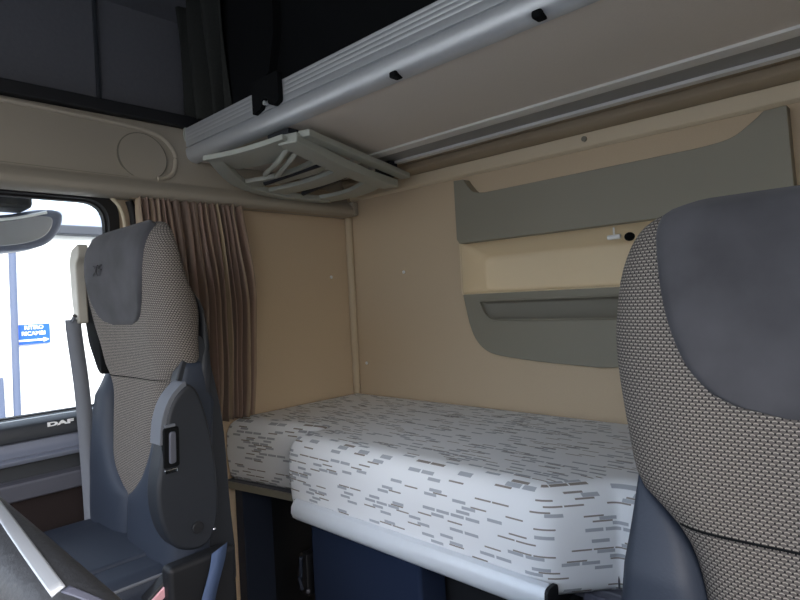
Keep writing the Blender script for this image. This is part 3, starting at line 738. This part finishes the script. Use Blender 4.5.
# embossed marking on the passenger patch
text('embossed_marking', 'XF', 'suede', basis((.5315, 1.548, 1.355), (.03, -1, 0), (.06, 0, 1)), .040, ps, .0010, .0, 1.2)

# ------------------------------------------------------------------ steering wheel
WC = Vector((.16, .24, 1.01)); tl = math.radians(55)
wa = Vector((math.cos(tl), 0, -math.sin(tl))); wb = Vector((0, 1, 0)); wnm = wa.cross(wb).normalized()
sw = empty('steering_wheel', WC, 'dark leather steering wheel with a silver inlay in the lower left corner', 'steering wheel')
def wp(r, th, h=0): return WC + wa*r*math.cos(th) + wb*r*math.sin(th) + wnm*h
R_ = .215
def arc(r, a0, a1, h=0, n=40): return [wp(r, math.radians(a0+(a1-a0)*i/n), h) for i in range(n+1)]
bm = bmesh.new(); add_sweep(bm, arc(R_, 0, 360, n=96)[:-1], circ(.0095, 16), closed=True, up=wnm)
link('rim', mesh('rim', bm), 'wheel', sw, smooth=True)
def inlay(name, a0, a1, p0, p1, w_, m, n=30):
    # band lying on the upper outer side of the rim tube; p = angle round the tube
    bm = bmesh.new(); rows = []
    for i in range(n+1):
        t = i/n; th = math.radians(a0+(a1-a0)*t); ph = math.radians(p0+(p1-p0)*t); row = []
        for k in range(7):
            q = ph + (k/6-.5)*w_; rr = .0098
            row.append(bm.verts.new(wp(R_-rr*math.cos(q), th, rr*math.sin(q))))
        rows.append(row)
    for a, b in zip(rows, rows[1:]):
        for k in range(6): bm.faces.new((a[k], a[k+1], b[k+1], b[k]))
    o = link(name, mesh(name, bm), m, sw, smooth=True)
    sl = o.modifiers.new('thick', 'SOLIDIFY'); sl.thickness = .0010; return o
e = inlay('rim_inlay', 176, 201.2, 100, 166, .36, 'wheelsilver'); e['label'] = 'silver inlay'
inlay('rim_seam_band', 201.4, 209, 158, 104, .22, 'hub')
bm = bmesh.new(); add_sweep(bm, arc(.075, 0, 360, -.02, 48)[:-1], [(-.02,-.012),(.02,-.012),(.016,.012),(-.016,.012)], closed=True, up=wnm)
link('hub_ring', mesh('hub_ring', bm), 'hub', sw, bevel=.004)
for nm, th in (('spoke', 40), ('spoke', 140), ('spoke', 220), ('spoke', 320)):
    t = math.radians(th); bar(nm, [wp(.05, t, -.02), wp(.13, t, -.016), wp(.210, t, -.002)], .040, .012, 'hub', sw, .004, up=wnm)
bm = bmesh.new(); c = [wp(.115, 2*PI*i/32, -.03) for i in range(32)]; d = [wp(.10, 2*PI*i/32, .008) for i in range(32)]
c = [bm.verts.new(v) for v in c]; d = [bm.verts.new(v) for v in d]
for i in range(32): bm.faces.new((c[i], c[(i+1) % 32], d[(i+1) % 32], d[i]))
bm.faces.new(c); bm.faces.new(d); link('hub_cover', mesh('hub_cover', bm), 'hub', sw, bevel=.006)
cyl('steering_column', wp(0, 0, -.03), wp(0, 0, -.30), .045, 'darker', sw)
# dashboard behind the wheel
db = box('dashboard', (XF+.005, -.22, YN+.005, YF-.1, 0, .93), 'dark', bevel=.05, seg=4); tag(db, 'dark plastic dashboard below the windscreen, in front of the seats', 'dashboard')

# ------------------------------------------------------------------ outside
struct(box('ground', (-40, 60, -40, 60, -1.45, -1.35), 'asphalt'))
bd = empty('workshop_building', (3, 8, -1.35), 'white workshop building with grey roof outside the passenger window', 'building')
box('wall', (-12, 22, 8, 16, -1.35, 2.27), 'facade', bd)
box('gutter', (-12.2, 22.2, 7.85, 8.02, 2.24, 2.36), 'gutter', bd, bevel=.02)
plate('roof', [(7.9, 2.34), (10, 2.78), (12, 3.2), (16.2, 2.4), (16.2, 2.3)], 'x', -12.2, 22.2, 'roof', bd)
cyl('downpipe', (1.74, 7.9, -1.35), (1.80, 7.9, 2.3), .038, 'post', bd, 14)
box('door_panel', (.9, 1.66, 7.96, 8.02, -1.3, .55), 'post', bd, bevel=.01)
sg = empty('direction_sign', (1.98, 7.98, 1.03), 'blue sign reading RITIRO RICAMBI with white arrow on the white wall', 'sign')
box('board', (1.805, 2.160, 7.955, 7.985, .915, 1.150), 'blue', sg, bevel=.003)
text('lettering', 'RITIRO', 'white', basis((1.990, 7.953, 1.110), (1, 0, 0), (0, 0, 1)), .064, sg, .002, .0015)
text('lettering', 'RICAMBI', 'white', basis((1.985, 7.953, 1.040), (1, 0, 0), (0, 0, 1)), .066, sg, .002, .0015)
plate('arrow', [(1.822, .949), (2.085, .949), (2.085, .932), (2.148, .960), (2.085, .988), (2.085, .971), (1.822, .971)], 'y', 7.948, 7.954, 'white', sg)
# kerb mirror hanging outside above the passenger window
km = empty('kerb_mirror', (.45, 2.10, 1.53), 'grey rounded kerb mirror hanging outside at the top of the passenger window', 'mirror')
mo = [(.10, 1.575), (.30, 1.562), (.45, 1.566), (.56, 1.592), (.616, 1.590), (.624, 1.560), (.604, 1.512), (.56, 1.474), (.47, 1.454), (.30, 1.448), (.10, 1.462), (.03, 1.52)]
mop = [tuple(v)[:2] for v in smooth_pts([(a, b, 0) for a, b in mo], 4, True)]
plate('housing', mop, 'y', 2.09, 2.20, 'mirrorbody', km, bevel=.018, seg=4)
mi = [(.12, 1.548), (.30, 1.540), (.45, 1.544), (.54, 1.566), (.588, 1.564), (.582, 1.525), (.545, 1.492), (.46, 1.470), (.30, 1.464), (.12, 1.468)]
plate('glass', [tuple(v)[:2] for v in smooth_pts([(a, b, 0) for a, b in mi], 4, True)], 'y', 2.084, 2.10, 'mirrorglass', km, bevel=.003)
tube('rim_edge', smooth_pts([(.12, 2.086, 1.556), (.30, 2.086, 1.546), (.45, 2.086, 1.550), (.575, 2.086, 1.582)], 6), .005, 'white', km, 8)
box('bracket', (-.1, .53, 2.05, 2.18, 1.585, 1.665), 'darker', km, bevel=.015)
bar('arm', [(.2, 1.93, 1.70), (.2, 2.12, 1.64)], .05, .03, 'darker', km, .006)

# ------------------------------------------------------------------ daylight
w = bpy.data.worlds.new('sky'); bpy.context.scene.world = w; w.use_nodes = True
nt_ = w.node_tree; bg = nt_.nodes['Background']
sky = nt_.nodes.new('ShaderNodeTexSky'); sky.sky_type = 'NISHITA'; sky.sun_disc = False
sky.sun_elevation = math.radians(38); sky.sun_rotation = math.radians(200); sky.air_density = 1.0; sky.dust_density = 3.0
mixn = nt_.nodes.new('ShaderNodeMix'); mixn.data_type = 'RGBA'; mixn.inputs[0].default_value = .45
nt_.links.new(sky.outputs[0], mixn.inputs[6]); mixn.inputs[7].default_value = (5.4, 5.6, 5.9, 1)
tcw = nt_.nodes.new('ShaderNodeTexCoord'); sxyz = nt_.nodes.new('ShaderNodeSeparateXYZ'); nt_.links.new(tcw.outputs['Generated'], sxyz.inputs[0])
mx_ = nt_.nodes.new('ShaderNodeMath'); mx_.operation = 'MAXIMUM'; nt_.links.new(sxyz.outputs[2], mx_.inputs[0]); mx_.inputs[1].default_value = 0
ma_ = nt_.nodes.new('ShaderNodeMath'); ma_.operation = 'MULTIPLY_ADD'; nt_.links.new(mx_.outputs[0], ma_.inputs[0]); ma_.inputs[1].default_value = .42; ma_.inputs[2].default_value = .15
nt_.links.new(mixn.outputs[2], bg.inputs[0]); nt_.links.new(ma_.outputs[0], bg.inputs[1])      # brighter towards the zenith, as under cloud
# ------------------------------------------------------------------ camera
yaw, pitch, roll = (math.radians(a) for a in (43.307, -.243, -2.864))
f = Vector((math.cos(yaw)*math.cos(pitch), math.sin(yaw)*math.cos(pitch), math.sin(pitch)))
r0 = Vector((math.sin(yaw), -math.cos(yaw), 0)); u0 = r0.cross(f)
r = r0*math.cos(roll) + u0*math.sin(roll); u = -r0*math.sin(roll) + u0*math.cos(roll)
cam = bpy.data.cameras.new('camera'); co = bpy.data.objects.new('camera', cam); C.objects.link(co)
mw = Matrix((r, u, -f)).transposed().to_4x4(); mw.translation = (0, 0, 1.25); co.matrix_world = mw
cam.sensor_width = 36; cam.lens = 573/800*36; cam.clip_start = .01; cam.clip_end = 200
s = bpy.context.scene; s.camera = co
s.view_settings.view_transform = 'Standard'; s.view_settings.look = 'None'; s.view_settings.gamma = 1
s.view_settings.exposure = 1.5
s.cycles.max_bounces = 10; s.cycles.diffuse_bounces = 6
